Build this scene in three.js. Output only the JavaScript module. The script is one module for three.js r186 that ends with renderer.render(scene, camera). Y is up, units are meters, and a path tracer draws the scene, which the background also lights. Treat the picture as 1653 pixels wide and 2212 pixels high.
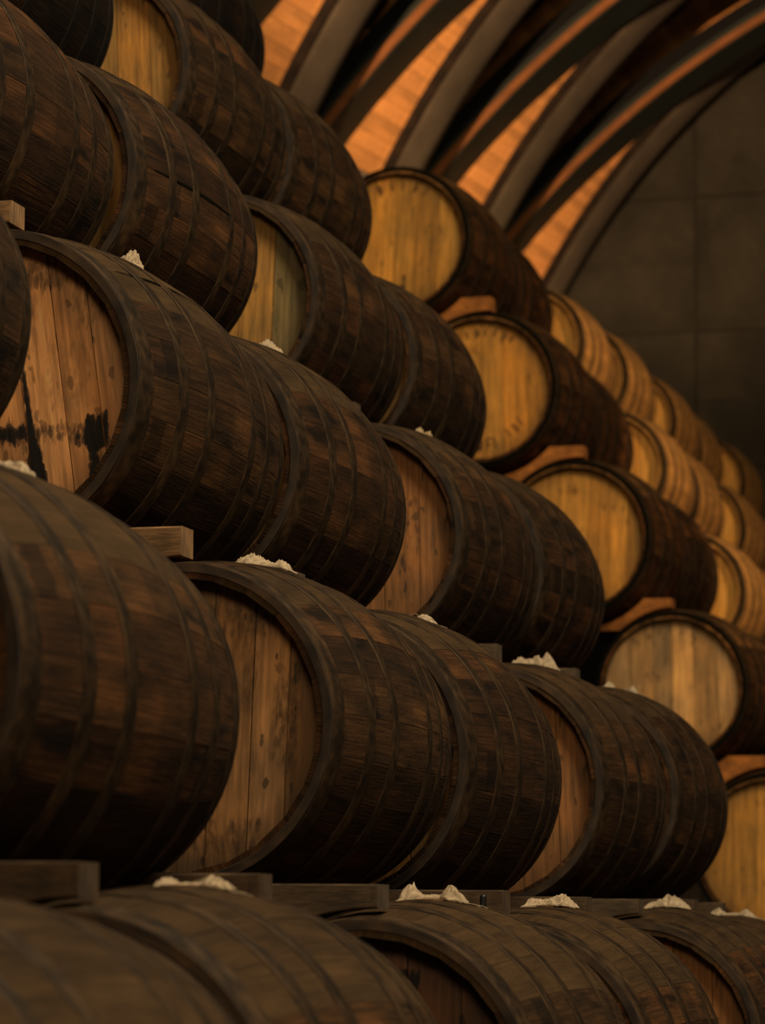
import * as THREE from 'three';
import { mergeGeometries, mergeVertices, toCreasedNormals } from 'three/addons/utils/BufferGeometryUtils.js';
import { RectAreaLightUniformsLib } from 'three/addons/lights/RectAreaLightUniformsLib.js';
import { ImprovedNoise } from 'three/addons/math/ImprovedNoise.js';

// ------------------------------------------------------------------ camera, lights, exposure
const scene = new THREE.Scene();
scene.background = new THREE.Color(0x000000);
const EYE = 0.64;                                    // the lens is low, beside the bottom tier
const camera = new THREE.PerspectiveCamera(19.4966, 1653 / 2212, 0.05, 80);
camera.position.set(0, EYE, 0);
camera.rotation.order = 'YXZ';
camera.rotation.set(0.14053, 0.28, 0.00846);
camera.focus = 6.1;
camera.userData.fStop = 5.0;
const renderer = new THREE.WebGLRenderer({ antialias: true });
renderer.toneMapping = THREE.LinearToneMapping;
renderer.toneMappingExposure = 1.0;
renderer.shadowMap.enabled = true;
RectAreaLightUniformsLib.init();
const rgb = (r, g, b) => new THREE.Color().setRGB(r, g, b);

// lamps: [position, target, colour, candela, half angle in degrees, penumbra, size of the light]
const LAMPS = [
  { at: [-0.6, EYE + 3.6, 0.9], to: [-3.6, EYE + 5.6, -17], color: rgb(1, 0.65, 0.35), power: 900, angle: 7.5, soft: 0.5, label: 'warm shaded pendant lamp hung over the near end of the barrel stack' },
  { at: [0.3, EYE + 4.3, -8.9], to: [-2.7, EYE + 1.9, -12], color: rgb(1, 0.58, 0.18), power: 13, angle: 42, soft: 0.6, label: 'amber pendant lamp hung over the cross aisle before the middle stack' },
  { at: [0.6, EYE + 3.5, -12.7], to: [-2.9, EYE + 1.9, -16.2], color: rgb(1, 0.67, 0.3), power: 42, angle: 34, soft: 0.5, label: 'amber pendant lamp hung over the aisle beside the far stack' },
];
// area lights added out of view: near end, crown and right flank of the vault
const NEAR_FILL = { at: [0.9, EYE + 5.2, 2.4], to: [-2.0, EYE + 1.2, -6.2], w: 3.0, h: 2.2, color: rgb(1, 0.76, 0.46), power: 11 };
const CROWN_FILL = { at: [1.5, EYE + 6.5, -4.2], to: [-1.4, EYE - 0.3, -5.8], w: 2.0, h: 4.6, color: rgb(1, 0.86, 0.58), power: 15.5 };
const SIDE_FILL = { at: [4.9, EYE + 3.4, -10.5], to: [-4.5, EYE + 5.6, -15.5], w: 1.6, h: 1.6, color: rgb(0.95, 0.9, 0.95), power: 1.6 };

for (const [s, n] of [[NEAR_FILL, 'roof'], [CROWN_FILL, 'crown'], [SIDE_FILL, 'side']]) {
  const l = new THREE.RectAreaLight(s.color, s.power, s.w, s.h);
  l.name = n + '_added_light'; l.position.set(...s.at); l.lookAt(...s.to); scene.add(l);
}

// ------------------------------------------------------------------ helpers
let seed = 7;
const rnd = () => { seed = (seed + 0x6d2b79f5) | 0; let t = Math.imul(seed ^ (seed >>> 15), 1 | seed); t = (t + Math.imul(t ^ (t >>> 7), 61 | t)) ^ t; return ((t ^ (t >>> 14)) >>> 0) / 4294967296; };
const range = (a, b) => a + (b - a) * rnd();
const pick = (a) => a[Math.floor(rnd() * a.length)];
const noise = new ImprovedNoise();
const fbm = (x, y, z = 0, o = 4) => { let s = 0, a = 0.5; for (let i = 0; i < o; i++) { s += a * noise.noise(x, y, z); x *= 2.03; y *= 2.03; z += 3.7; a *= 0.5; } return s; };
const used = {};
function numbered(n) { const k = used[n] = (used[n] ?? -1) + 1; return k ? n + '_' + String(k).padStart(3, '0') : n; }
function mesh(name, geo, mat, parent) { const m = new THREE.Mesh(geo, mat); m.name = name; m.castShadow = m.receiveShadow = true; parent?.add(m); return m; }
function thing(name, label, category, pos, group) {
  const o = new THREE.Group(); o.name = numbered(name); o.position.set(...pos); o.userData = { label, category };
  if (group) o.userData.group = group;
  scene.add(o); return o;
}
function tag(o, label, category, group) { o.name = numbered(o.name); o.userData = { label, category }; if (group) o.userData.group = group; scene.add(o); return o; }
function structure(o, label) { o.userData.kind = 'structure'; if (label) o.userData.label = label; scene.add(o); return o; }
const clamp = (x, a = 0, b = 1) => Math.min(b, Math.max(a, x));
const smooth = (a, b, x) => { const t = clamp((x - a) / (b - a)); return t * t * (3 - 2 * t); };

function dataTexture(w, h, fn, srgb = true) {      // fn(x, y) -> [r, g, b] in 0..1 display values
  const d = new Uint8Array(w * h * 4);
  for (let y = 0; y < h; y++) for (let x = 0; x < w; x++) {
    const c = fn(x, y), i = (y * w + x) * 4;
    d[i] = clamp(c[0]) * 255; d[i + 1] = clamp(c[1]) * 255; d[i + 2] = clamp(c[2]) * 255; d[i + 3] = 255;
  }
  const t = new THREE.DataTexture(d, w, h); t.magFilter = t.minFilter = THREE.LinearFilter;
  t.wrapS = t.wrapT = THREE.RepeatWrapping; if (srgb) t.colorSpace = THREE.SRGBColorSpace; t.needsUpdate = true; return t;
}
function canvasTexture(c) {
  const t = new THREE.CanvasTexture(c); t.colorSpace = THREE.SRGBColorSpace; t.magFilter = THREE.LinearFilter; t.wrapS = t.wrapT = THREE.RepeatWrapping; return t;
}

// ------------------------------------------------------------------ barrel dimensions
const R = 0.34, RC = 0.2996, LEN = 0.866, NST = 25, THICK = 0.026;
const prof = (u) => RC + (R - RC) * (1 - Math.pow(Math.abs(u), 1.855));      // u from -1 (front chime) to 1 (rear chime)

// ------------------------------------------------------------------ textures and materials
// stave board: twelve boards laid one above another in one sheet, grain along u
const NB = 12, SW = 1024, SH = 60;
const boardTone = Array.from({ length: NB }, () => ({ warm: range(0.2, 0.8), val: range(0.82, 1.14), seg: Array.from({ length: 8 }, () => range(0.7, 1.35)), stain: range(0, 1), at: range(0.1, 0.9) }));
const cuts = [0, 0.085, 0.2, 0.355, 0.5, 0.645, 0.8, 0.915, 1.01];
const staveMap = dataTexture(SW, SH * NB, (x, y) => {
  const b = Math.floor(y / SH), v = (y % SH) / SH, u = x / SW, t = boardTone[b];
  let k = 0; while (u > cuts[k + 1]) k++;
  const grain = fbm(u * 6, v * 14 + b * 9, b, 5), fine = fbm(u * 40, v * 60 + b * 5, 2, 3), blot = fbm(u * 5 + b * 3.1, v * 1.6, 7, 4);
  let s = t.val * (1 + 0.35 * (t.seg[k] - 1) * smooth(0, 0.012, Math.min(u - cuts[k], cuts[k + 1] - u))) * (1 + 0.55 * grain + 0.35 * fine + 0.75 * blot);
  const drip = Math.abs(u - t.at) < 0.03 + 0.03 * fbm(v * 4, b, 1) ? 0.72 : 1;
  s *= t.stain > 0.6 ? drip : 1;
  s *= 1 - 0.35 * smooth(0.15, 0.4, -blot);
  const w = clamp(t.warm + blot * 0.5 + (t.seg[k] - 1) * 0.3);
  const c = [0.52 + 0.03 * w, 0.44 - 0.02 * w, 0.335 - 0.05 * w];
  return c.map((q) => q * clamp(s, 0.3, 1.6));
});
const staveBump = dataTexture(SW, SH * NB, (x, y) => { const u = x / SW, v = (y % SH) / SH, b = Math.floor(y / SH); const h = 0.5 + 0.5 * fbm(u * 9, v * 22 + b * 9, b, 4) + 0.35 * fbm(u * 70, v * 40, b, 2); return [h, h, h]; }, false);
const paleMap = dataTexture(SW, SH * NB, (x, y) => { const b = Math.floor(y / SH), v = (y % SH) / SH, u = x / SW, t = boardTone[b]; const s = 0.72 * (1 + 0.25 * (t.val - 1) + 0.3 * fbm(u * 6, v * 14 + b * 9, b, 4) + 0.3 * fbm(u * 5 + b * 3.1, v * 1.6, 7, 3)); return [s, s * 0.82, s * 0.58]; });
const dustMap = dataTexture(SW, SH * NB, (x, y) => { const b = Math.floor(y / SH), v = (y % SH) / SH, u = x / SW, t = boardTone[b]; const s = 0.47 * (1 + 0.5 * (t.val - 1) + 0.3 * fbm(u * 6, v * 14 + b * 9, b, 4) + 0.4 * fbm(u * 5 + b * 3.1, v * 1.6, 7, 4) + 0.15 * fbm(u * 40, v * 60 + b * 5, 2, 3)); return [s * 1.09, s * 0.9, s * 0.67]; });
const woodMat = (r, g, b, rough = 0.85) => new THREE.MeshPhysicalMaterial({ specularIntensity: 0.35, color: rgb(r * 0.98, g * 0.94, b * 1.0), map: staveMap, bumpMap: staveBump, bumpScale: 0.0016, roughness: rough });
const staveMats = [woodMat(0.18, 0.135, 0.09), woodMat(0.165, 0.117, 0.078), woodMat(0.2, 0.142, 0.092), woodMat(0.15, 0.105, 0.072), woodMat(0.175, 0.122, 0.08), woodMat(0.19, 0.145, 0.1)];
const dustMats = [[0.25, 0.215, 0.155], [0.24, 0.204, 0.148], [0.252, 0.21, 0.15]].map((c) => { const m = woodMat(...c, 0.92); m.map = dustMap; return m; });
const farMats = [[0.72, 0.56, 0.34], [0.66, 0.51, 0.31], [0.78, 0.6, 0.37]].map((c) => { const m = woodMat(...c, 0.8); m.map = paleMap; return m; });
const hoopMap = dataTexture(512, 64, (x, y) => { const n = fbm(x / 512 * 30, y / 64 * 3, 5, 4), m = fbm(x / 512 * 7, y / 64, 9, 3); const s = 0.5 * (1 + 0.9 * n + 0.8 * m); return [s * 1.05, s * 0.9, s * 0.74]; });
const hoopMat = new THREE.MeshPhysicalMaterial({ specularIntensity: 0.5, color: rgb(0.195, 0.148, 0.1), map: hoopMap, metalness: 0.08, roughness: 0.6 });
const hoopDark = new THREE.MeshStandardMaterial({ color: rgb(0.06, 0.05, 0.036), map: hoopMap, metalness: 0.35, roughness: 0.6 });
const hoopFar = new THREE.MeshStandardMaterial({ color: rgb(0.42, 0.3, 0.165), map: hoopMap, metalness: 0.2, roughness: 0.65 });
const chimeBrown = new THREE.MeshStandardMaterial({ color: rgb(0.16, 0.115, 0.075), map: hoopMap, roughness: 0.85 });
const chimeBlack = new THREE.MeshPhysicalMaterial({ color: rgb(0.006, 0.006, 0.004), roughness: 1, specularIntensity: 0.05 });

const shadedMats = [[0.045, 0.033, 0.023], [0.04, 0.028, 0.02], [0.048, 0.035, 0.025]].map((c) => woodMat(...c));  // staves of two upper left barrels, dim light put into the colour
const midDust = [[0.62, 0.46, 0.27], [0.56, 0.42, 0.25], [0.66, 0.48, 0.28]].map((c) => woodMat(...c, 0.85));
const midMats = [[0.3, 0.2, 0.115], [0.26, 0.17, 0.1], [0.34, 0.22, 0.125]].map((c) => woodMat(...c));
// barrel heads: 0.6 m square sheets of sawn oak; each style has its own boards, stains and stencil smudges
const HS = 512;
function headTexture(style) {
  const c = document.createElement('canvas'); c.width = c.height = HS; const g = c.getContext('2d');
  const base = { warm: [186, 130, 58], pink: [224, 158, 100], grey: [172, 124, 78], tan: [196, 150, 96], amber: [192, 132, 54], dark: [108, 70, 44], rose: [152, 100, 54] }[style.base];
  const im = g.createImageData(HS, HS);
  const tones = Array.from({ length: 8 }, () => range(0.8, 1.16)), warm = Array.from({ length: 8 }, () => range(-0.1, 0.1));
  for (let y = 0; y < HS; y++) for (let x = 0; x < HS; x++) {
    const X = x / HS - 0.5, Y = y / HS - 0.5; let b = 0; while (b < style.cuts.length && X * 0.6 > style.cuts[b]) b++;
    const gr = fbm(x / 11 + b * 20, y / 190, b, 4), fi = fbm(x / 3, y / 40, 3, 2), bl = fbm(x / 120 + 9, y / 150 + style.z, style.z, 4), sp = fbm(x / 24, y / 60, style.z + 3, 3);
    let s = tones[b] * (1 + 0.42 * gr + 0.2 * fi + 0.6 * bl * style.mess);
    if (sp < -0.3) s *= 1 - style.mess * 0.45;
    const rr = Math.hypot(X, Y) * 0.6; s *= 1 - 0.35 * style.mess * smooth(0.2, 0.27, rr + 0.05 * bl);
    const w = warm[b] + 0.25 * bl, green = style.moss && b === style.moss ? 1 : 0, i = (y * HS + x) * 4;
    im.data[i] = clamp((base[0] * (1 + w * 0.3) * (1 - 0.34 * green)) * s / 255) * 255;
    im.data[i + 1] = clamp((base[1] * (1 - 0.2 * green)) * s / 255) * 255;
    im.data[i + 2] = clamp((base[2] * (1 - w * 0.6) * (1 + 0.12 * green)) * s / 255) * 255; im.data[i + 3] = 255;
  }
  g.putImageData(im, 0, 0);
  if (style.paint) style.paint(g);
  const t = canvasTexture(c); t.repeat.set(1 / 0.6, 1 / 0.6); t.offset.set(0.5, 0.5); return t;
}
const px = (m) => (m / 0.6 + 0.5) * HS, py = (m) => (0.5 - m / 0.6) * HS;   // head coordinates in metres to canvas
function blotch(g, x, y, w, h, a, n = 40, tone = '18,11,7') {
  for (let i = 0; i < n; i++) { const r = range(2, 7); g.fillStyle = 'rgba(' + tone + ',' + a * range(0.3, 1) + ')'; g.beginPath(); g.ellipse(px(x + range(-w, w)), py(y + range(-h, h)), r * range(0.4, 0.9), r * range(1, 2.6), range(-0.25, 0.25), 0, 7); g.fill(); }
}
function smudgeArc(g, r, from, to, n, size, a) {     // a curved row of worn stencil strokes, too faded to read
  for (let i = 0; i < n; i++) {
    const f = from + (to - from) * i / (n - 1), x = px(r * Math.cos(f)), y = py(r * Math.sin(f));
    g.save(); g.translate(x, y); g.rotate(Math.PI / 2 - f + (f < 0 ? Math.PI : 0)); g.strokeStyle = 'rgba(30,20,8,' + a * range(0.6, 1) + ')'; g.lineWidth = 6;
    g.beginPath(); g.moveTo(0, -size / 2); g.lineTo(0, size / 2);
    if (i % 3 === 1) g.ellipse(4, 0, 5, size / 2.4, 0, 0, 6);
    if (i % 4 === 2) { g.moveTo(0, -size / 2); g.lineTo(size * 0.45, -size / 2); g.moveTo(0, 0); g.lineTo(size * 0.35, 0); }
    g.stroke(); g.restore();
  }
}
const CUTS = [[-0.17, -0.075, 0.0, 0.085, 0.18], [-0.19, -0.1, -0.01, 0.07, 0.165], [-0.15, -0.06, 0.055, 0.135, 0.205]];
const STYLES = {
  stained: { base: 'pink', cuts: CUTS[2], mess: 0.55, z: 1, layout: 2, paint(g) {
    g.translate(HS / 2, HS / 2); g.rotate(0.15); g.translate(-HS / 2, -HS / 2);          // the barrel is turned: drawn upright
    blotch(g, -0.02, -0.085, 0.09, 0.01, 0.7, 190); blotch(g, 0.12, -0.084, 0.1, 0.013, 0.3, 110); blotch(g, 0.0, -0.1, 0.1, 0.02, 0.18, 60);
    blotch(g, 0.207, -0.085, 0.021, 0.028, 0.85, 130); blotch(g, 0.203, -0.15, 0.007, 0.045, 0.8, 80); blotch(g, 0.19, -0.1, 0.03, 0.01, 0.5, 30);
    for (let i = 0; i < 130; i++) { const k = i / 130; blotch(g, 0.035 + 0.07 * k, 0.15 - 0.39 * k, 0.002 + 0.011 * smooth(0.55, 0.8, k), 0.006, 0.35 + 0.55 * smooth(0.3, 0.75, k), 2 + 5 * smooth(0.5, 0.8, k)); }
    blotch(g, -0.03, -0.005, 0.02, 0.03, 0.6, 12); blotch(g, -0.045, -0.15, 0.012, 0.012, 0.8, 12); blotch(g, -0.09, -0.18, 0.03, 0.02, 0.6, 20); blotch(g, -0.02, -0.11, 0.05, 0.02, 0.4, 24);
    blotch(g, 0.1, 0.215, 0.1, 0.022, 0.22, 190, '40,30,20'); blotch(g, 0.19, 0.15, 0.035, 0.04, 0.14, 60, '40,30,20'); blotch(g, 0.03, 0.12, 0.05, 0.06, 0.12, 70, '60,40,22'); blotch(g, 0.15, 0.02, 0.05, 0.06, 0.12, 60, '60,40,22'); } },
  plain: { base: 'warm', cuts: CUTS[0], mess: 0.5, z: 2, layout: 0 },
  moss: { base: 'warm', cuts: CUTS[1], mess: 0.6, z: 3, layout: 1, moss: 5 },
  worn: { base: 'grey', cuts: CUTS[2], mess: 0.9, z: 4, layout: 2, paint(g) { blotch(g, 0.03, 0.2, 0.16, 0.03, 0.16, 320, '26,18,14'); blotch(g, 0.2, 0.02, 0.025, 0.1, 0.16, 160, '24,18,14'); blotch(g, 0.12, 0.1, 0.02, 0.08, 0.1, 80); blotch(g, 0.0, -0.2, 0.16, 0.03, 0.2, 260, '30,16,6'); blotch(g, 0.03, -0.13, 0.012, 0.03, 0.4, 40); blotch(g, 0.0, -0.1, 0.06, 0.12, 0.06, 260, '150,96,20'); } },
  rose: { base: 'rose', cuts: CUTS[0], mess: 0.7, z: 5, layout: 0, paint(g) { blotch(g, 0.15, 0.0, 0.03, 0.1, 0.35, 40); } },
  dark: { base: 'dark', cuts: CUTS[1], mess: 1.0, z: 6, layout: 1, paint(g) { blotch(g, 0.06, 0.2, 0.03, 0.006, 0.9, 60); blotch(g, -0.02, 0.2, 0.02, 0.02, 0.7, 30); } },
  stencilled: { base: 'amber', cuts: CUTS[0], mess: 0.5, z: 7, layout: 0, paint(g) {
    smudgeArc(g, 0.225, 2.3, 1.0, 9, 26, 0.8); smudgeArc(g, 0.215, -1.8, -1.35, 4, 38, 1); smudgeArc(g, 0.2, -1.05, -0.75, 3, 30, 0.8); blotch(g, -0.04, 0.16, 0.03, 0.02, 0.3, 30, '90,50,10'); } },
  topmark: { base: 'amber', cuts: CUTS[1], mess: 0.5, z: 8, layout: 1, paint(g) { smudgeArc(g, 0.23, 2.2, 1.1, 6, 32, 0.85); blotch(g, 0.03, -0.2, 0.004, 0.06, 0.6, 50); } },
  amber: { base: 'amber', cuts: CUTS[2], mess: 0.45, z: 9, layout: 2, paint(g) { blotch(g, -0.03, 0.19, 0.03, 0.02, 0.35, 25, '90,50,10'); } },
  tan: { base: 'tan', cuts: CUTS[0], mess: 0.55, z: 10, layout: 0, paint(g) { smudgeArc(g, 0.225, 2.2, 1.2, 6, 20, 0.4); } },
  bright: { base: 'amber', cuts: CUTS[1], mess: 0.2, z: 11, layout: 1 },
};
const headBump = dataTexture(256, 256, (x, y) => { const h = 0.5 + 0.6 * fbm(x / 4, y / 60, 2, 3); return [h, h, h]; }, false); headBump.repeat.set(1.7, 1.7);
const headMats = {};
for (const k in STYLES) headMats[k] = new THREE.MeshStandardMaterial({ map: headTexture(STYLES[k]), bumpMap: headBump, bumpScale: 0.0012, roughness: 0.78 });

const timberMap = dataTexture(512, 256, (x, y) => { const n = fbm(x / 60, y / 8, 4, 4), f = fbm(x / 30, y / 2.5, 8, 2), b = fbm(x / 90, y / 70, 1, 3); const s = 0.62 * (1 + 0.5 * n + 0.3 * f + 0.6 * b); return [s, s * 0.83, s * 0.64]; }); timberMap.repeat.set(2.2, 4.4);
const timberMat = new THREE.MeshStandardMaterial({ map: timberMap, color: rgb(0.7, 0.56, 0.42), bumpMap: timberMap, bumpScale: 0.001, roughness: 0.88 });
const timberGrey = new THREE.MeshStandardMaterial({ map: timberMap, color: rgb(0.24, 0.22, 0.2), bumpMap: timberMap, bumpScale: 0.001, roughness: 0.88 });
const timberDark = new THREE.MeshStandardMaterial({ map: timberMap, color: rgb(0.2, 0.165, 0.13), bumpMap: timberMap, bumpScale: 0.001, roughness: 0.88 });
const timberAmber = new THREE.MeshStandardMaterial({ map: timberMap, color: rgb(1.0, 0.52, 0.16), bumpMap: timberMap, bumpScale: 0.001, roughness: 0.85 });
const ragMap = dataTexture(128, 128, (x, y) => { const w = 0.03 * Math.sin(x * 1.6) + 0.03 * Math.sin(y * 1.6), b = fbm(x / 30, y / 30, 3, 3), s = 0.86 + w + 0.35 * b; return [s, s * 0.94, s * 0.83]; });
const ragMat = new THREE.MeshStandardMaterial({ map: ragMap, color: rgb(0.62, 0.53, 0.46), roughness: 1 });
const ragDull = new THREE.MeshStandardMaterial({ map: ragMap, color: rgb(0.62, 0.5, 0.36), roughness: 1 });

// vault, wall and floor
const brickMap = dataTexture(256, 256, (x, y) => { const b = fbm(x / 60, y / 60, 2, 4), f = fbm(x / 6, y / 6, 5, 2); const s = 0.86 * (1 + 0.35 * b + 0.12 * f); return [s, s * 0.72, s * 0.46]; });
const brickMats = [rgb(0.9, 0.76, 0.55), rgb(0.88, 0.74, 0.53), rgb(0.92, 0.78, 0.57)].map((c) => new THREE.MeshStandardMaterial({ map: brickMap, color: c, bumpMap: brickMap, bumpScale: 0.0015, roughness: 0.95 }));
const plasterMap = dataTexture(256, 256, (x, y) => { const b = fbm(x / 50, y / 50, 6, 4), f = fbm(x / 5, y / 5, 1, 2); const s = 0.62 * (1 + 0.25 * b + 0.1 * f); return [s, s * 0.9, s * 0.78]; });
const plasterMat = new THREE.MeshStandardMaterial({ map: plasterMap, color: rgb(0.6, 0.53, 0.46), roughness: 0.95 });
const greenMat = new THREE.MeshStandardMaterial({ map: plasterMap, color: rgb(0.07, 0.1, 0.085), roughness: 0.8 });
const edgeMat = new THREE.MeshStandardMaterial({ map: brickMap, color: rgb(0.42, 0.3, 0.21), roughness: 0.9 });
const plankMats = [rgb(0.075, 0.05, 0.028), rgb(0.055, 0.037, 0.022), rgb(0.09, 0.06, 0.034)].map((c) => new THREE.MeshStandardMaterial({ map: timberMap, color: c, roughness: 0.9 }));
const wallMap = dataTexture(512, 512, (x, y) => { const b = fbm(x / 90, y / 90, 4, 5), f = fbm(x / 9, y / 9, 7, 3); const s = 0.6 * (1 + 0.5 * b + 0.18 * f); return [s, s * 0.9, s * 0.76]; });
const wallMats = [rgb(0.102, 0.097, 0.08), rgb(0.095, 0.09, 0.074), rgb(0.108, 0.101, 0.083)].map((c) => new THREE.MeshStandardMaterial({ map: wallMap, color: c, bumpMap: wallMap, bumpScale: 0.006, roughness: 0.95 }));
const floorMat = new THREE.MeshStandardMaterial({ map: wallMap, color: rgb(0.1, 0.085, 0.07), roughness: 0.9 });

// ------------------------------------------------------------------ the shell: floor, end walls, boarded vault
const ZN = 4.2, ZF = -20.6;                            // near and far ends of the hall
const VX = -0.03, VY = EYE + 1.72, VR = 5.82;             // vault circle
{
  const f = mesh('floor', new THREE.BoxGeometry(13.4, 0.2, ZN - ZF + 0.6), floorMat); f.position.set(VX, -0.1, (ZN + ZF) / 2);
  const uv = f.geometry.attributes.uv; for (let i = 0; i < uv.count; i++) uv.setXY(i, uv.getX(i) * 6, uv.getY(i) * 12);
  structure(f, 'dark concrete floor of the cellar under the barrel stacks');
  // ceiling: long boards following the vault, feet on the floor either side
  const c = new THREE.Group(); c.name = 'ceiling';
  const foot = Math.asin((VY + 0.02) / VR), n = 124, a0 = -foot, a1 = Math.PI + foot, da = (a1 - a0) / n, wd = VR * da;
  const geo = [0, 1, 2].map((k) => { const g = new THREE.BoxGeometry(wd * 1.012, 0.08, ZN - ZF + 0.4, 1, 1, 1); const u = g.attributes.uv, p = g.attributes.position; for (let i = 0; i < u.count; i++) u.setXY(i, p.getZ(i) * 0.45 + k * 0.31, p.getX(i) + k * 0.17); return g; });
  for (let i = 0; i < n; i++) {
    const a = a0 + (i + 0.5) * da, r = VR + 0.045 + (i % 2) * 0.022 + range(0, 0.008);
    const m = mesh('board', geo[i % 3], pick(plankMats), c); m.position.set(VX + r * Math.cos(a), VY + r * Math.sin(a), (ZN + ZF) / 2); m.rotation.z = a - Math.PI / 2;
  }
  const sh = new THREE.Shape(); sh.absarc(0, 0, VR + 0.35, a0 - 0.03, a1 + 0.03, false); sh.absarc(0, 0, VR + 0.12, a1 + 0.03, a0 - 0.03, true);
  const shell = mesh('backing', new THREE.ExtrudeGeometry(sh, { depth: ZN - ZF + 0.6, bevelEnabled: false, curveSegments: 64 }), plankMats[1], c); shell.position.set(VX, VY, ZF - 0.3);
  structure(c, 'dark boarded barrel vault over the hall');
  // far wall: large rendered blocks in courses
  const w = new THREE.Group(); w.name = 'wall_end';
  const BH = 0.979, BW = 2.05, X0 = -3.615, Y0 = 0.0;
  const bg = [0, 1, 2].map((k) => { const s = new THREE.Shape([[-BW / 2 + 0.012, -BH / 2 + 0.01], [BW / 2 - 0.012, -BH / 2 + 0.01], [BW / 2 - 0.012, BH / 2 - 0.01], [-BW / 2 + 0.012, BH / 2 - 0.01]].map((q) => new THREE.Vector2(...q)));
    const g = new THREE.ExtrudeGeometry(s, { depth: 0.1, bevelEnabled: true, bevelSize: 0.01, bevelThickness: 0.012, bevelSegments: 1 }); const u = g.attributes.uv; for (let i = 0; i < u.count; i++) u.setXY(i, u.getX(i) * 0.4 + k * 0.37, u.getY(i) * 0.4 + k * 0.23); return g; });
  for (let j = 0; j < 9; j++) for (let i = -2; i < 6; i++) {
    const x = X0 + (i + 0.5) * BW, y = Y0 + (j + 0.5) * BH; if (Math.hypot(x - VX, y - VY) > VR + 0.9) continue;
    const m = mesh('block', pick(bg), pick(wallMats), w); m.position.set(x, y, ZF - 0.1 + range(-0.012, 0.004));
  }
  const back = mesh('mortar', new THREE.BoxGeometry(13.4, 10.2, 0.2), wallMats[1], w); back.position.set(VX, 5.0, ZF - 0.2);
  structure(w, 'grey brown end wall of large rendered blocks');
  const nw = mesh('wall_near', new THREE.BoxGeometry(13.4, 10.2, 0.25), plankMats[1]); nw.position.set(VX, 5.0, ZN + 0.12);
  structure(nw, 'rendered near end wall of the hall');
}
// framed glowing panels added at the area lights, out of view
for (const [s, n, l] of [[NEAR_FILL, 'added_light_panel_1', 'added light panel high in the vault at the near end'], [CROWN_FILL, 'added_light_panel_2', 'long added light panel at the crown of the vault'], [SIDE_FILL, 'added_light_panel_3', 'added light panel in the right flank of the vault']]) {
  const g = new THREE.Group(); g.name = n; g.position.set(...s.at); g.lookAt(...s.to);
  const glow = new THREE.MeshStandardMaterial({ color: 0x000000, emissive: s.color, emissiveIntensity: 0.25 });
  const glow_panel = mesh('glow_panel', new THREE.BoxGeometry(s.w, s.h, 0.01), glow, g); glow_panel.position.z = -0.03;
  const fr = [];
  for (const sx of [-1, 0, 1]) { const b = new THREE.BoxGeometry(0.06, s.h + 0.06, 0.05); b.translate(sx * s.w / 2, 0, -0.06); fr.push(b); }
  for (const sy of [-1, 1]) { const b = new THREE.BoxGeometry(s.w + 0.06, 0.06, 0.05); b.translate(0, sy * s.h / 2, -0.06); fr.push(b); }
  mesh('panel_frame', mergeGeometries(fr), plankMats[1], g);
  structure(g, l);
}

// ------------------------------------------------------------------ vault ribs
// a section swept round an arch: pts are [along the hall (towards the far end), inwards from the arch circle]
function sweep(cx, cy, r, a0, a1, n, pts, closed = true) {
  const pos = [], uv = [], idx = [], m = pts.length;
  let run = 0; const lens = pts.map((p, i) => (i ? (run += Math.hypot(p[0] - pts[i - 1][0], p[1] - pts[i - 1][1])) : 0));
  for (let i = 0; i <= n; i++) { const a = a0 + (a1 - a0) * i / n; for (let j = 0; j < m; j++) { const q = r - pts[j][1]; pos.push(cx + q * Math.cos(a), cy + q * Math.sin(a), -pts[j][0]); uv.push(r * a * 0.8, lens[j] * 0.8); } }
  for (let i = 0; i < n; i++) for (let j = 0; j < (closed ? m : m - 1); j++) { const k = (j + 1) % m, A = i * m + j, B = i * m + k, C = A + m, D = B + m; idx.push(A, B, C, B, D, C); }
  if (closed) for (const [i, flip] of [[0, 1], [n, 0]]) for (let j = 1; j < m - 1; j++) { const o = i * m; flip ? idx.push(o, o + j + 1, o + j) : idx.push(o, o + j, o + j + 1); }
  const g = new THREE.BufferGeometry(); g.setAttribute('position', new THREE.Float32BufferAttribute(pos, 3)); g.setAttribute('uv', new THREE.Float32BufferAttribute(uv, 2)); g.setIndex(idx);
  return toCreasedNormals(g, 0.7);
}
const GX = -0.029, GY = EYE + 2.077, GR = 5.119, DX = -0.024, DY = EYE + 0.767, DR = 6.111, T0 = 14.249, TP = 1.882, GW = 0.565, DD = 0.433, DW = 0.411;
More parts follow.
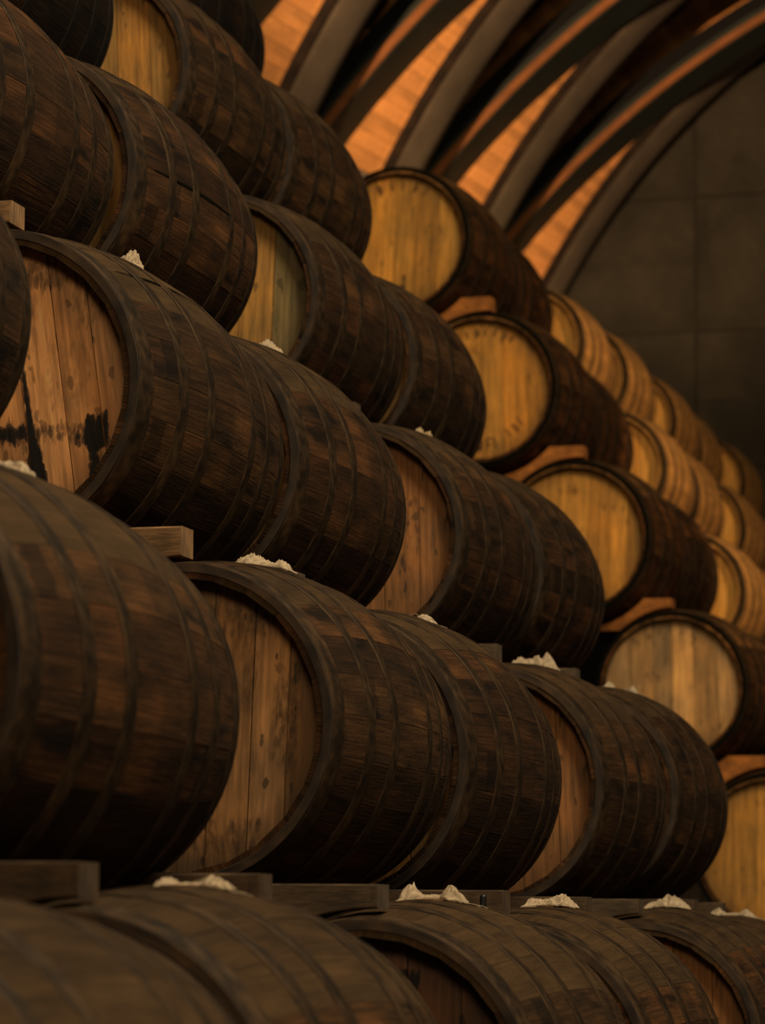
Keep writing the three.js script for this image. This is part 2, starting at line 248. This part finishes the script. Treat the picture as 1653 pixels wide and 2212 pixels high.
{
  const footG = Math.asin(GY / GR), footD = Math.asin(DY / DR);
  // grey plastered rib with a rounded leading corner, faced on its near side with a ring of bricks
  const corner = (k, r0, rho) => [r0 * (1 - Math.sin(k)), -rho * (1 - Math.cos(k))];
  const A0 = -0.09, AC = 0.19, RO = 0.25, prot = (k, o) => [A0 + o + AC * (1 - Math.cos(k)), -RO * (1 - Math.sin(k)) - o * 0.6];
  const core = [[A0 + 0.03, -0.8]]; for (let i = 0; i <= 6; i++) core.push(prot((i / 6) * Math.PI / 2, 0.03 * (1 - i / 6)));
  core.push([GW * 0.7, 0.008], [GW - 0.06, -0.004], [GW - 0.015, -0.03], [GW, -0.08], [GW, -0.8]);
  const coreGeo = sweep(0, 0, GR, -footG, Math.PI + footG, 120, core);
  const skin = [[A0 + 0.06, -0.75], [A0, -0.75]]; for (let i = 0; i <= 6; i++) skin.push(prot((i / 6) * Math.PI * 0.3, 0));
  skin.push([A0 + 0.09, -0.14], [A0 + 0.06, -0.3]);
  const shade_strip = []; for (let i = 0; i <= 5; i++) shade_strip.push(prot((0.305 + 0.12 * i / 5) * Math.PI, -0.004)); shade_strip.push([A0 + 0.18, -0.06], [A0 + 0.1, -0.14]);  // dark strip painting the shading fade between brick face and plaster
  const shadeStripGeo = sweep(0, 0, GR, -footG, Math.PI + footG, 120, shade_strip);
  const span = [0.45, 2.15], dA = (span[1] - span[0]) / 84;
  const bricks = [0, 1, 2].map((k) => { const g = sweep(0, 0, GR, -dA / 2 + 0.0003, dA / 2 - 0.0003, 1, skin); const u = g.attributes.uv; for (let i = 0; i < u.count; i++) u.setXY(i, u.getX(i) + k * 0.3, u.getY(i) + k * 0.4); return g; });
  const green = [[0, -0.095], [0, -0.012], [0.012, 0], [DW - 0.012, 0], [DW, -0.012], [DW, -0.095]];
  const shadePlateGeo = sweep(0, 0, DR, -footD, Math.PI + footD, 120, [[0.03, -0.2], [0.03, -0.09], [DW - 0.02, -0.09], [DW - 0.02, -0.2]]);  // near-black plate added for the shade above the beam lip
  const shadePlateMat = new THREE.MeshStandardMaterial({ color: rgb(0.005, 0.004, 0.003), roughness: 1 });
  const greenGeo = sweep(0, 0, DR, -footD, Math.PI + footD, 120, green);
  const lipGeo = sweep(0, 0, DR, -footD, Math.PI + footD, 120, [[-0.012, -0.055], [-0.012, -0.006], [0.0, -0.004], [0.0, -0.055]]);
  const ord = ['nearest', 'second', 'third', 'farthest'];
  for (let i = 0; i < 4; i++) {
    const t = T0 + TP * i;
    const r = thing('vault_rib', ord[i] + ' of the four grey plastered vault ribs with an orange lit brick edge', 'vault rib', [GX, GY, -t], 'plastered vault ribs');
    mesh('plaster_soffit', coreGeo, plasterMat, r); mesh('shade_strip', shadeStripGeo, plankMats[2], r);
    for (let k = 0; k < 84; k++) {                       // bricks of the part of the ring that stands above the barrels
      const m = mesh('brick', pick(bricks), pick(brickMats), r); m.rotation.z = Math.PI - span[0] - (k + 0.5) * dA; m.position.z = range(-0.003, 0.003);
    }
    const b = thing('arched_beam', ord[i] + ' of the four dark green flat arched beams with a thin orange edge', 'arched beam', [DX, DY, -(t - DD)], 'dark green arched beams');
    mesh('beam', greenGeo, greenMat, b); mesh('shade_plate', shadePlateGeo, shadePlateMat, b); mesh('front_lip', lipGeo, edgeMat, b);
  }
}

// ------------------------------------------------------------------ barrel parts
function staveGeometry(k) {
  const n = 14, half = Math.PI / NST - 0.0007, pos = [], uv = [], idx = [];
  const sec = (ro) => [[-half, ro - THICK], [-half, ro - 0.0005], [-half + 0.004, ro], [0, ro + 0.0004], [half - 0.004, ro], [half, ro - 0.0005], [half, ro - THICK]];
  for (let i = 0; i <= n; i++) {
    const u = -1 + 2 * i / n, z = -u * LEN / 2, s = sec(prof(u));
    s.forEach(([a, r], j) => { pos.push(r * Math.sin(a), r * Math.cos(a), z); const vv = j === 0 ? 0.02 : j === 6 ? 0.98 : 0.06 + 0.88 * (a + half) / (2 * half); uv.push(0.01 + 0.98 * i / n, (k + vv) / NB); });
  }
  for (let i = 0; i < n; i++) for (let j = 0; j < 7; j++) { const q = (j + 1) % 7, A = i * 7 + j, B = i * 7 + q; idx.push(A, A + 7, B, B, A + 7, B + 7); }
  for (const [o, f] of [[0, 1], [n * 7, 0]]) for (let j = 1; j < 6; j++) f ? idx.push(o, o + j, o + j + 1) : idx.push(o, o + j + 1, o + j);
  const g = new THREE.BufferGeometry(); g.setAttribute('position', new THREE.Float32BufferAttribute(pos, 3)); g.setAttribute('uv', new THREE.Float32BufferAttribute(uv, 2)); g.setIndex(idx);
  return toCreasedNormals(g, 0.25);
}
const staveGeos = Array.from({ length: NB }, (_, k) => staveGeometry(k));
function hoopGeometry(u0, u1) {
  const pts = [], n = 4, th = 0.0019;
  const q = (u, o) => new THREE.Vector2(prof(u) + o, u * LEN / 2);
  pts.push(q(u0, -0.002)); pts.push(q(u0, th * 0.7)); for (let i = 0; i <= n; i++) pts.push(q(u0 + 0.0015 + (u1 - u0 - 0.003) * i / n, th)); pts.push(q(u1, th * 0.7)); pts.push(q(u1, -0.002));
  const g = new THREE.LatheGeometry(pts, 72); g.rotateX(-Math.PI / 2);
  const u = g.attributes.uv; for (let i = 0; i < u.count; i++) u.setXY(i, u.getX(i) * 2, u.getY(i));
  return toCreasedNormals(g, 0.25);
}
const hoopSpec = [[-0.985, -0.875], [-0.63, -0.545], [-0.335, -0.25], [0.25, 0.335], [0.545, 0.63], [0.875, 0.985]];
const hoopGeos = hoopSpec.map(([a, b]) => hoopGeometry(a, b));
const rivetGeo = (() => { const g = []; for (let k = 0; k < 2; k++) { const s = new THREE.SphereGeometry(0.006, 8, 4, 0, 7, 0, Math.PI / 2); s.translate(0, 0.0, (k - 0.5) * 0.016); g.push(s); } return mergeGeometries(g); })();
const chimeGeo = (() => {                                // bevelled rim: end faces of the staves and the wall of the recess
  const z = LEN / 2, P = [[RC + 0.0012, z - 0.004], [RC + 0.0008, z + 0.0015], [RC - 0.015, z + 0.002], [RC - 0.0265, z - 0.012], [RC - 0.0285, z - 0.04], [RC - 0.027, z - 0.045]];
  const g = new THREE.LatheGeometry(P.map((p) => new THREE.Vector2(...p)), 72); g.rotateX(Math.PI / 2); return toCreasedNormals(g, 0.6);
})();
const RH = RC - 0.0275, HT = 0.02;
const headGeos = CUTS.map((cuts) => {
  const e = [-RH, ...cuts, RH];
  return e.slice(1).map((x1, i) => {
    const x0 = e[i] + (i ? 0.0009 : 0), x2 = x1 - (i < cuts.length ? 0.0009 : 0), p = [];
    for (let k = 0; k <= 10; k++) { const x = x0 + (x2 - x0) * k / 10; p.push(new THREE.Vector2(x, Math.sqrt(Math.max(0, RH * RH - x * x)) - 0.0005)); }
    for (let k = 10; k >= 0; k--) { const x = x0 + (x2 - x0) * k / 10; p.push(new THREE.Vector2(x, -Math.sqrt(Math.max(0, RH * RH - x * x)) + 0.0005)); }
    const q = p.filter((v, k) => k === 0 || v.distanceTo(p[k - 1]) > 1e-4); if (q[0].distanceTo(q[q.length - 1]) < 1e-4) q.pop();
    return new THREE.ExtrudeGeometry(new THREE.Shape(q), { depth: HT, bevelEnabled: true, bevelSize: -0.0011, bevelOffset: 0, bevelThickness: 0.0011, bevelSegments: 1 });
  });
});
function addHead(g, style, front, tilt) {
  const h = new THREE.Group(); h.name = 'head'; h.position.set(0, R, front ? LEN / 2 - 0.036 - HT : -LEN / 2 + 0.036 + HT); h.rotation.set(0, front ? 0 : Math.PI, tilt); g.add(h);
  const st = STYLES[style]; headGeos[st.layout].forEach((q) => { const b = mesh('head_board', q, headMats[style], h); b.position.z = range(-0.0012, 0.0012); });
}
// one barrel lying on its side along the hall, bung up; the group sits at its underside
function barrel([row, x, y, t, s], label, group, kind, style, tilt = 0, crack = 0) {
  const g = thing('barrel', label, 'barrel', [x, y + EYE - R * s, -(t + LEN * s / 2)], group); g.scale.setScalar(s);
  for (let i = 0; i < NST; i++) {
    const a = (i + 0.5) / NST * Math.PI * 2, up = Math.cos(a + 0.35);
    const dusty = rnd() < smooth(0.15, 0.6, up) * 0.95, mats = kind === 'far' ? farMats : kind === 'dark' ? shadedMats : dusty ? (kind === 'mid' ? midDust : dustMats) : kind === 'mid' ? midMats : staveMats;
    const m = mesh('stave', pick(staveGeos), pick(mats), g); m.rotation.z = -a; const o = range(-0.0009, 0.0004); m.position.set(o * Math.sin(a), R + o * Math.cos(a), range(-0.0008, 0.0008));
    if (rnd() < 0.5) { m.rotation.set(0, Math.PI, a); }
  }
  hoopGeos.forEach((h) => { const m = mesh('hoop', h, kind === 'far' ? hoopFar : kind === 'dark' ? hoopDark : hoopMat, g); m.position.y = R; const ra = range(0, 0.9) - 1.6; m.rotation.z = ra; });
  const cm = kind === 'front' || kind === 'dark' ? chimeBrown : chimeBlack;
  for (const f of [0, 1]) { const m = mesh('chime', chimeGeo, cm, g); m.position.y = R; m.rotation.y = f ? Math.PI : 0; }
  addHead(g, style, true, tilt); addHead(g, 'plain', false, range(-0.3, 0.3));
  if (crack) {                                           // an opened seam, black with old leakage
    const q = [], ix = [], n = 26; for (let i = 0; i <= n; i++) { const u = -0.8 + 1.32 * i / n, w = 0.0035 * Math.sin(Math.PI * Math.min(1, 0.08 + i / n)) * (1 + 0.5 * noise.noise(i * 0.7, 1, 2)), rr = prof(u) + 0.0012; for (const k of [-1, 1]) { const a = crack + k * w / rr; q.push(rr * Math.sin(a), R + rr * Math.cos(a), -u * LEN / 2); } }
    for (let i = 0; i < n; i++) ix.push(i * 2, i * 2 + 1, i * 2 + 2, i * 2 + 1, i * 2 + 3, i * 2 + 2);
    const cg = new THREE.BufferGeometry(); cg.setAttribute('position', new THREE.Float32BufferAttribute(q, 3)); cg.setIndex(ix); cg.computeVertexNormals(); mesh('crack', cg, chimeBlack, g);
  }
  const b = mesh('bung', new THREE.CylinderGeometry(0.027, 0.024, 0.02, 16), timberMat, g); b.position.set(0, R * 2 - 0.0085, 0);
  return g;
}
const G1 = 'barrels of the front stack', G2 = 'barrels of the middle stack', G3 = 'barrels of the far stack';
const B = {
  A1: ['A', -1.426, -0.294, 2.635, 0.999], A2: ['A', -1.439, -0.272, 3.557, 0.987], A3: ['A', -1.440, -0.278, 4.910, 0.999], A4: ['A', -1.425, -0.280, 5.847, 1.001], A5: ['A', -1.428, -0.268, 7.256, 1.001], A6: ['A', -1.423, -0.281, 8.181, 1.001],
  B1: ['B', -1.819, 0.339, 3.564, 1.024], B2: ['B', -1.832, 0.369, 5.043, 0.970], B3: ['B', -1.830, 0.356, 5.930, 1.030], B4: ['B', -1.832, 0.370, 7.326, 1.007], B5: ['B', -1.810, 0.389, 8.263, 0.993], B6: ['B', -1.827, 0.337, 12.082, 1.075],
  C0: ['C', -2.230, 1.020, 3.698, 0.999], C1: ['C', -2.238, 1.010, 5.088, 1.009], C2: ['C', -2.224, 1.007, 6.025, 1.003], C3: ['C', -2.217, 1.025, 7.393, 1.012], C4: ['C', -2.214, 1.046, 8.313, 1.013], C5: ['C', -2.231, 1.012, 12.069, 1.039], C6: ['C', -2.228, 1.020, 13.040, 1.050],
  D0: ['D', -2.639, 1.665, 5.114, 0.994], D1: ['D', -2.620, 1.678, 6.049, 1.001], D2: ['D', -2.624, 1.686, 7.437, 0.995], D3: ['D', -2.611, 1.683, 8.368, 1.006], D4: ['D', -2.640, 1.637, 12.042, 1.094], D5: ['D', -2.663, 1.673, 13.028, 1.055], D6: ['D', -2.620, 1.682, 14.507, 1.003], D7: ['D', -2.627, 1.673, 15.450, 1.000],
  E1: ['E', -3.022, 2.332, 6.059, 1.000], E2: ['E', -3.007, 2.351, 7.441, 1.006], E3: ['E', -3.004, 2.343, 8.373, 1.005], E4: ['E', -3.040, 2.287, 12.044, 1.101], E5: ['E', -3.067, 2.309, 13.032, 1.047], E6: ['E', -3.024, 2.328, 14.590, 1.001], E7: ['E', -3.026, 2.326, 15.530, 1.000], E8: ['E', -3.015, 2.338, 16.998, 1.004], E9: ['E', -3.026, 2.326, 17.930, 1.000],
  F0: ['F', -3.426, 2.978, 8.501, 1.000], F1: ['F', -3.417, 2.953, 12.053, 1.080], F2: ['F', -3.465, 2.975, 13.033, 1.046], F3: ['F', -3.439, 2.985, 14.554, 0.998], F4: ['F', -3.405, 2.978, 15.497, 1.004], F5: ['F', -3.415, 2.989, 16.980, 1.003], F6: ['F', -3.426, 2.978, 17.920, 1.000], F7: ['F', -3.409, 2.995, 19.478, 1.005],
};
const tiers = { A: 'bottom tier', B: 'second tier up', C: 'third tier up', D: 'fourth tier up', E: 'fifth tier up', F: 'top tier' };
const LOOK = {
  A1: ['blurred dark barrel nearest the lens in the bottom tier, leftmost of that tier', 'plain'], A2: ['bottom tier barrel with a low rag ending in a pale knot, second from left', 'plain'],
  A3: ['bottom tier barrel with a dark rust brown head showing, under a bow of rag', 'dark'], A4: ['bottom tier barrel just behind the one with the rust brown head', 'plain'],
  A5: ['bottom tier barrel with a dull pinkish head showing at the right edge', 'rose'], A6: ['last barrel of the bottom tier, at the right edge of the picture', 'plain'],
  B1: ['large soft focus dark barrel at the left edge in the second tier up', 'worn'], B2: ['second tier barrel with a broad worn brown head in view, nearest the middle', 'worn'], B3: ['second tier barrel close behind the broad worn head', 'plain'],
  B4: ['second tier barrel with a rust brown sliver of head', 'rose'], B5: ['second tier barrel with a red brown back end, last in the front stack', 'plain'], B6: ['amber lit barrel head at the right edge, lowest of the middle stack', 'amber'],
  C0: ['dark barrel end cut off by the left edge in the third tier up', 'plain'], C1: ['third tier barrel with black stains crossing its pale pink head', 'stained'], C2: ['third tier barrel close behind the one with the black stained head', 'plain'],
  C3: ['third tier barrel with a brown plank head, fourth along that tier', 'rose'], C4: ['third tier barrel with a smooth dark bulge, last of its tier in the front stack', 'plain'], C5: ['middle stack barrel with a round dull tan head, third tier up, right edge', 'tan'], C6: ['middle stack barrel behind the round dull tan head in the third tier', 'plain'],
  D0: ['barrel in the upper left corner, leftmost of the fourth tier up', 'plain'], D1: ['fourth tier barrel with a long black crack between two staves', 'plain'], D2: ['fourth tier barrel whose yellow head has a grey green mossy board', 'moss'],
  D3: ['fourth tier barrel close behind the one with the mossy board', 'plain'], D4: ['middle stack barrel with a large plain amber head in the fourth tier up', 'amber'], D5: ['middle stack barrel tucked behind the plain amber head in the fourth tier', 'bright'], D6: ['far stack barrel with a bright orange sliver of head in the fourth tier', 'bright'], D7: ['far stack barrel behind the bright sliver in the fourth tier, right edge', 'bright'],
  E1: ['nearly black barrel back end at the top left, leftmost of the fifth tier', 'plain'], E2: ['fifth tier barrel with a yellow brown plank head at the top of the picture', 'plain'], E3: ['fifth tier barrel with a narrow yellow strip of head, just behind the plank headed one', 'plain'],
  E4: ['middle stack barrel with stencil marks on its amber head, fifth tier up', 'stencilled'], E5: ['middle stack barrel tucked behind the stencilled head in the fifth tier', 'plain'], E6: ['pale golden far stack barrel with an orange head sliver, first of its fifth tier', 'bright'], E7: ['pale golden far stack barrel, second of its fifth tier', 'bright'], E8: ['pale golden far stack barrel, third of its fifth tier, by the right edge', 'bright'], E9: ['pale golden far stack barrel, last in its fifth tier at the right edge', 'bright'],
  F0: ['almost black barrel against the bright vault, top tier of the front stack', 'plain'], F1: ['topmost middle stack barrel with a round amber head below the vault ribs', 'topmark'], F2: ['topmost middle stack barrel tucked behind the round amber head', 'plain'], F3: ['top tier far stack barrel with an orange sliver of head, first of that stack', 'bright'], F4: ['top tier far stack barrel, second of that stack', 'bright'], F5: ['top tier far stack barrel, third of that stack', 'bright'], F6: ['top tier far stack barrel, fourth of that stack', 'bright'], F7: ['top tier far stack barrel farthest away, by the end wall', 'bright'],
};
for (const k in B) {
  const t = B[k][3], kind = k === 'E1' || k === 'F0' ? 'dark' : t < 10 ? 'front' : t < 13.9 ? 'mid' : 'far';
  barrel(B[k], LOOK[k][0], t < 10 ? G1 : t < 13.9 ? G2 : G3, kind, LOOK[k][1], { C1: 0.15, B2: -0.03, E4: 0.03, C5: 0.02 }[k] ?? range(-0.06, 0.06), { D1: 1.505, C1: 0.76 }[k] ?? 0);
}

// ------------------------------------------------------------------ chocks: timbers laid across the lower barrels, with a saddle that carries the barrel above
// lo and up: barrel keys; from: distance of the front face behind the lower barrel's front; xr: right end from the lower axis; yt, yb: top and bottom above the lower axis
const radiusAt = (b, t) => { const u = clamp((t - b[3]) / (LEN * b[4]) * 2 - 1, -1, 1); return prof(u) * b[4]; };
function chock(lo, up, from, xr, yt, yb, depth, mat, label) {
  const a = B[lo], b = B[up], t = a[3] + from, rl = Math.max(radiusAt(a, t), radiusAt(a, t + depth)) + 0.0045, ru = b ? Math.max(radiusAt(b, t), radiusAt(b, t + depth)) + 0.0045 : 0;
  const dx = b ? b[1] - a[1] : 0, dy = b ? b[2] - a[2] : 0, top = [], bot = [], xl = b ? Math.max(-0.52, dx - 0.1) : -0.4, N = 60;
  for (let i = 0; i <= N; i++) {
    const x = xr + (xl - xr) * i / N, lowTop = Math.abs(x) < rl ? Math.sqrt(rl * rl - x * x) : -1;
    const upBot = b && Math.abs(x - dx) < ru ? dy - Math.sqrt(ru * ru - (x - dx) ** 2) : 9;
    const saddle = b && a[3] < 11 && x < dx + 0.045 ? Math.max(yt, Math.min(upBot, dy - ru + 0.004)) : yt;
    const T = Math.min(saddle, upBot), Bm = Math.max(yb, lowTop);
    if (T - Bm < 0.004) { if (top.length) break; continue; }
    top.push([x, T]); bot.push([x, Bm]);
  }
  const sh = new THREE.Shape([...top, ...bot.reverse()].map((q) => new THREE.Vector2(...q)));
  const g = new THREE.ExtrudeGeometry(sh, { depth: depth - 0.006, bevelEnabled: true, bevelSize: 0.003, bevelOffset: -0.003, bevelThickness: 0.003, bevelSegments: 2 }); g.translate(0, 0, -depth + 0.003);
  const m = mesh('chock', g, mat); m.position.set(a[1], a[2] + EYE, -t); tag(m, label, 'wood block', 'timber chocks between the barrels');
}
chock('A2', 'B1', 0.02, 0.012, 0.36, 0.292, 0.07, timberDark, 'blurred timber chock at the lower left edge, nearest of all the chocks');
chock('A2', 'B1', 0.73, 0.02, 0.36, 0.305, 0.06, timberDark, 'timber chock end showing behind the rag with the raised pale knot');
chock('A3', 'B2', 0.04, 0.015, 0.362, 0.304, 0.07, timberGrey, 'long grey timber chock to the left of the bow shaped rag');
chock('A3', 'B2', 0.72, 0.07, 0.363, 0.306, 0.06, timberDark, 'timber chock end behind the bow shaped rag, beside the black peg');
chock('A4', 'B3', 0.70, 0.022, 0.365, 0.31, 0.06, timberDark, 'short timber chock behind the second rag of the bottom tier right of middle');
chock('A5', 'B4', 0.04, -0.004, 0.358, 0.3, 0.07, timberGrey, 'grey brown timber chock between the two rags at the lower right');
chock('A5', 'B4', 0.72, 0.014, 0.366, 0.31, 0.06, timberDark, 'timber chock end behind the wide pale rag at the lower right');
chock('A6', 'B5', 0.60, -0.05, 0.38, 0.32, 0.06, timberDark, 'timber chock at the lower right edge behind the last rag');
chock('B1', 'C0', 0.04, 0, 0.362, 0.3, 0.07, timberMat, 'timber chock on the soft focus barrel at the left edge');
chock('B2', 'C1', 0.03, -0.007, 0.364, 0.296, 0.065, timberMat, 'pale brown timber chock with a clear square end beneath the black stained head');
chock('B2', 'C1', 0.70, 0, 0.36, 0.3, 0.06, timberGrey, 'small grey chock tip behind the barrel with the broad worn head');
chock('B4', 'C3', 0.04, 0.02, 0.366, 0.305, 0.06, timberGrey, 'small dark chock tip left of the fluffy white rag in the second tier');
chock('B5', 'C4', 0.04, 0, 0.366, 0.305, 0.06, timberGrey, 'dark chock hidden under the smooth dark bulge of the third tier');
chock('B3', 'C2', 0.70, 0, 0.36, 0.3, 0.06, timberGrey, 'dark chock between the second and third tiers left of the rust brown sliver');
chock('C1', 'D0', 0.03, 0.026, 0.366, 0.305, 0.07, timberMat, 'tan timber chock at the left edge above the black stained head');
chock('C2', 'D1', 0.70, 0, 0.366, 0.305, 0.06, timberGrey, 'dark chock beside the yellow head with the mossy board');
chock('C3', 'D2', 0.04, 0, 0.366, 0.305, 0.06, timberGrey, 'dark chock under the yellow head with the mossy board');
chock('C4', 'D3', 0.05, 0, 0.36, 0.3, 0.06, timberGrey, 'dark chock above the last third tier barrel of the front stack');
chock('D1', 'E1', 0.06, 0, 0.36, 0.3, 0.06, timberGrey, 'dark chock under the nearly black barrel end at the top left');
chock('D2', 'E2', 0.06, 0, 0.36, 0.3, 0.06, timberGrey, 'dark chock under the yellow brown plank head at the top');
chock('D3', 'E3', 0.06, 0, 0.36, 0.3, 0.06, timberGrey, 'dark chock under the narrow yellow strip of head');
chock('E3', 'F0', 0.06, 0, 0.36, 0.3, 0.06, timberGrey, 'dark chock under the almost black barrel below the bright vault');
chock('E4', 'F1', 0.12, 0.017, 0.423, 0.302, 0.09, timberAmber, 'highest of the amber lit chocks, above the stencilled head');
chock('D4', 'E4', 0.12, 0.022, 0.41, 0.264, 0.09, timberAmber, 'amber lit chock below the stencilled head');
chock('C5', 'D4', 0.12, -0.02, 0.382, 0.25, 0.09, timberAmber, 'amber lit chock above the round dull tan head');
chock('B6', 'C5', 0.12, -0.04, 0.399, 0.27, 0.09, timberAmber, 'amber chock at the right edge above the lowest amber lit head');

// ------------------------------------------------------------------ rags over the bungs
function ragGeometry(w, d, h, sd, bow) {
  const nu = 44, nv = 22, pos = [], uv = [], idx = [];
  for (const side of [1, 0]) for (let j = 0; j <= nv; j++) for (let i = 0; i <= nu; i++) {
    const u = i / nu * 2 - 1, v = j / nv * 2 - 1, edge = 1 + 0.3 * fbm(u * 3 + sd, v * 3, 1, 3);
    const lump = bow ? 0.22 + 0.8 * smooth(0.25, 0.62, Math.abs(u + 0.12 * Math.sin(sd))) * (u < 0 ? 1 : 0.82) : 0.75 + 0.25 * Math.cos(u * 4 + sd);
    const x = u * w / 2 * (1 + 0.25 * fbm(v * 2, sd, 2, 2)), z = v * d / 2 * lump * edge;
    const fold = 1 - 1.9 * Math.abs(noise.noise(u * 2.6 + sd * 1.7, v * 1.8, sd)) - 0.9 * Math.abs(noise.noise(u * 5.5, v * 3.5 + sd, 4));
    const dome = Math.pow(Math.max(0, 1 - v * v), 0.7) * Math.pow(Math.max(0, 1 - Math.pow(Math.abs(u), 4)), 0.7);
    let y = h * lump * dome * Math.max(0.15, 0.35 + 0.75 * fold) + 0.0035;
    if (!side) y = Math.max(0, y - 0.0035);
    const lie = Math.sqrt(R * R - Math.min(x * x, 0.1)) - R;             // the cloth lies on the curve of the barrel
    pos.push(x, y + lie, z); uv.push(u * 2, v);
  }
  const m = (nu + 1) * (nv + 1);
  for (let j = 0; j < nv; j++) for (let i = 0; i < nu; i++) { const a = j * (nu + 1) + i, b = a + 1, c = a + nu + 1, e = c + 1; idx.push(a, c, b, b, c, e, a + m, b + m, c + m, b + m, e + m, c + m); }
  const rim = []; for (let i = 0; i < nu; i++) rim.push(i); for (let j = 0; j < nv; j++) rim.push(j * (nu + 1) + nu); for (let i = nu; i > 0; i--) rim.push(nv * (nu + 1) + i); for (let j = nv; j > 0; j--) rim.push(j * (nu + 1));
  rim.forEach((a, i) => { const b = rim[(i + 1) % rim.length]; idx.push(a, b, a + m, b, b + m, a + m); });
  const g = new THREE.BufferGeometry(); g.setAttribute('position', new THREE.Float32BufferAttribute(pos, 3)); g.setAttribute('uv', new THREE.Float32BufferAttribute(uv, 2)); g.setIndex(idx); g.computeVertexNormals(); return g;
}
function rag(k, dx, dt, w, d, h, sd, bow, label, mat = ragMat, turn = 0) {
  const b = B[k]; const m = mesh('rag', ragGeometry(w, d, h * 1.15, sd, bow), mat);
  const t = b[3] + LEN * b[4] / 2 + dt, r = radiusAt(b, t) + 0.0005; m.position.set(b[1] + dx, b[2] + EYE + Math.sqrt(r * r - dx * dx), -t); m.rotation.set(0, turn, -Math.asin(dx / r)); tag(m, label, 'rag', 'rags over the bungs');
  if (bow) for (let i = 0; i < 3; i++) { const p = []; let x = range(-0.2, 0.45) * w, z = range(-0.2, 0.5) * d; for (let j = 0; j < 5; j++) { p.push(new THREE.Vector3(x, Math.sqrt(R * R - x * x) - R + (j % 4 ? h * range(0.3, 1) * (x < w * 0.45 ? 1 : 0.15) : 0.002), z)); x += range(0.006, 0.02); z += range(-0.008, 0.01); } mesh('thread', new THREE.TubeGeometry(new THREE.CatmullRomCurve3(p), 16, 0.0006, 5), mat, m); }
}
rag('A2', 0, 0.06, 0.11, 0.06, 0.016, 1.3, true, 'flat dull rag with a raised pale knot at its left end, lower left', ragMat);
rag('A3', 0, 0.02, 0.125, 0.06, 0.03, 2.9, true, 'bow shaped frayed cream rag, clearest one at the bottom middle');
rag('A4', 0, 0, 0.115, 0.06, 0.022, 4.1, false, 'crumpled cream rag right of the bow shaped one');
rag('A5', 0, -0.03, 0.12, 0.07, 0.028, 5.7, false, 'wide pale rag at the lower right');
rag('A6', 0, 0.04, 0.13, 0.06, 0.022, 6.2, true, 'small rag in two tufts at the lower right corner');
rag('B1', 0.03, 0.1, 0.11, 0.06, 0.03, 7.7, false, 'white rag cut off by the left edge on the soft focus barrel');
rag('B2', 0.03, -0.03, 0.12, 0.07, 0.024, 8.4, false, 'white rag on the barrel with the broad worn head, with a frayed corner', ragMat);
rag('B3', 0.03, 0.1, 0.13, 0.06, 0.018, 9.1, true, 'dull frayed rag right of centre in the second tier, left of the rust brown sliver', ragMat);
rag('B4', 0.02, 0.03, 0.125, 0.07, 0.036, 10.6, false, 'fluffy white rag on the second tier in front of the smooth dark bulge');
rag('B5', 0.03, 0.08, 0.11, 0.06, 0.026, 11.2, true, 'cream rag left of the round dull tan head, last in the second tier');
rag('C1', 0.1, 0.03, 0.06, 0.05, 0.03, 12.5, false, 'white rag tip above the black stained head');
rag('C2', 0.08, 0.02, 0.07, 0.05, 0.024, 13.3, false, 'small cream rag tip beside the yellow head with the mossy board');
rag('C3', 0.07, 0.03, 0.05, 0.04, 0.024, 14.9, false, 'tiny tan rag knot above the brown plank head', ragDull);
rag('C4', 0.07, 0.2, 0.08, 0.05, 0.016, 15.2, false, 'tiny dull rag below the amber chock under the stencilled head', ragDull);
{
  const p = mesh('peg', new THREE.CapsuleGeometry(0.0065, 0.018, 6, 14), new THREE.MeshStandardMaterial({ color: rgb(0.012, 0.012, 0.012), roughness: 0.4 }));
  const b = B.A3, dx = 0.05, r = radiusAt(b, 5.55); p.position.set(b[1] + dx, b[2] + EYE + Math.sqrt(r * r - dx * dx) + 0.0135, -5.55);
  tag(p, 'small black peg standing beside the bow shaped rag', 'peg');
}

// ------------------------------------------------------------------ pendant lamps (outside the picture)
for (const s of LAMPS) {
  const g = thing('pendant_lamp', s.label, 'lamp', s.at, 'pendant lamps');
  const dir = new THREE.Vector3(...s.to).sub(new THREE.Vector3(...s.at)).normalize(), head = new THREE.Group(); head.name = 'lamp_head'; g.add(head);
  head.quaternion.setFromUnitVectors(new THREE.Vector3(0, -1, 0), dir);
  const P = [[0.02, 0.16], [0.06, 0.155], [0.1, 0.1], [0.15, 0.0], [0.147, 0.0], [0.096, 0.096], [0.055, 0.148], [0.0, 0.15]];
  mesh('shade', new THREE.LatheGeometry(P.map((p) => new THREE.Vector2(...p)), 40), hoopDark, head);
  const bulb = mesh('bulb', new THREE.SphereGeometry(0.045, 20, 14), new THREE.MeshStandardMaterial({ color: 0x000000, emissive: s.color, emissiveIntensity: 3 }), head); bulb.position.y = 0.07; bulb.castShadow = false;
  const topY = VY + Math.sqrt(VR * VR - (s.at[0] - VX) ** 2) - s.at[1];
  const rod = mesh('cord', new THREE.CylinderGeometry(0.006, 0.006, topY - 0.1, 8), hoopDark, g); rod.position.set(-dir.x * 0.13, topY / 2 + 0.05 - dir.y * 0.05, -dir.z * 0.13);
  const l = new THREE.SpotLight(s.color, s.power, 0, THREE.MathUtils.degToRad(s.angle), s.soft, 2); l.name = 'lamp_light'; l.castShadow = true; l.shadow.radius = 3; l.shadow.mapSize.set(2048, 2048);
  l.position.set(dir.x * 0.03, dir.y * 0.03, dir.z * 0.03); g.add(l);
  const tgt = new THREE.Object3D(); tgt.name = 'lamp_aim'; tgt.position.set(...s.to).sub(g.position); g.add(tgt); l.target = tgt;
}

renderer.render(scene, camera);
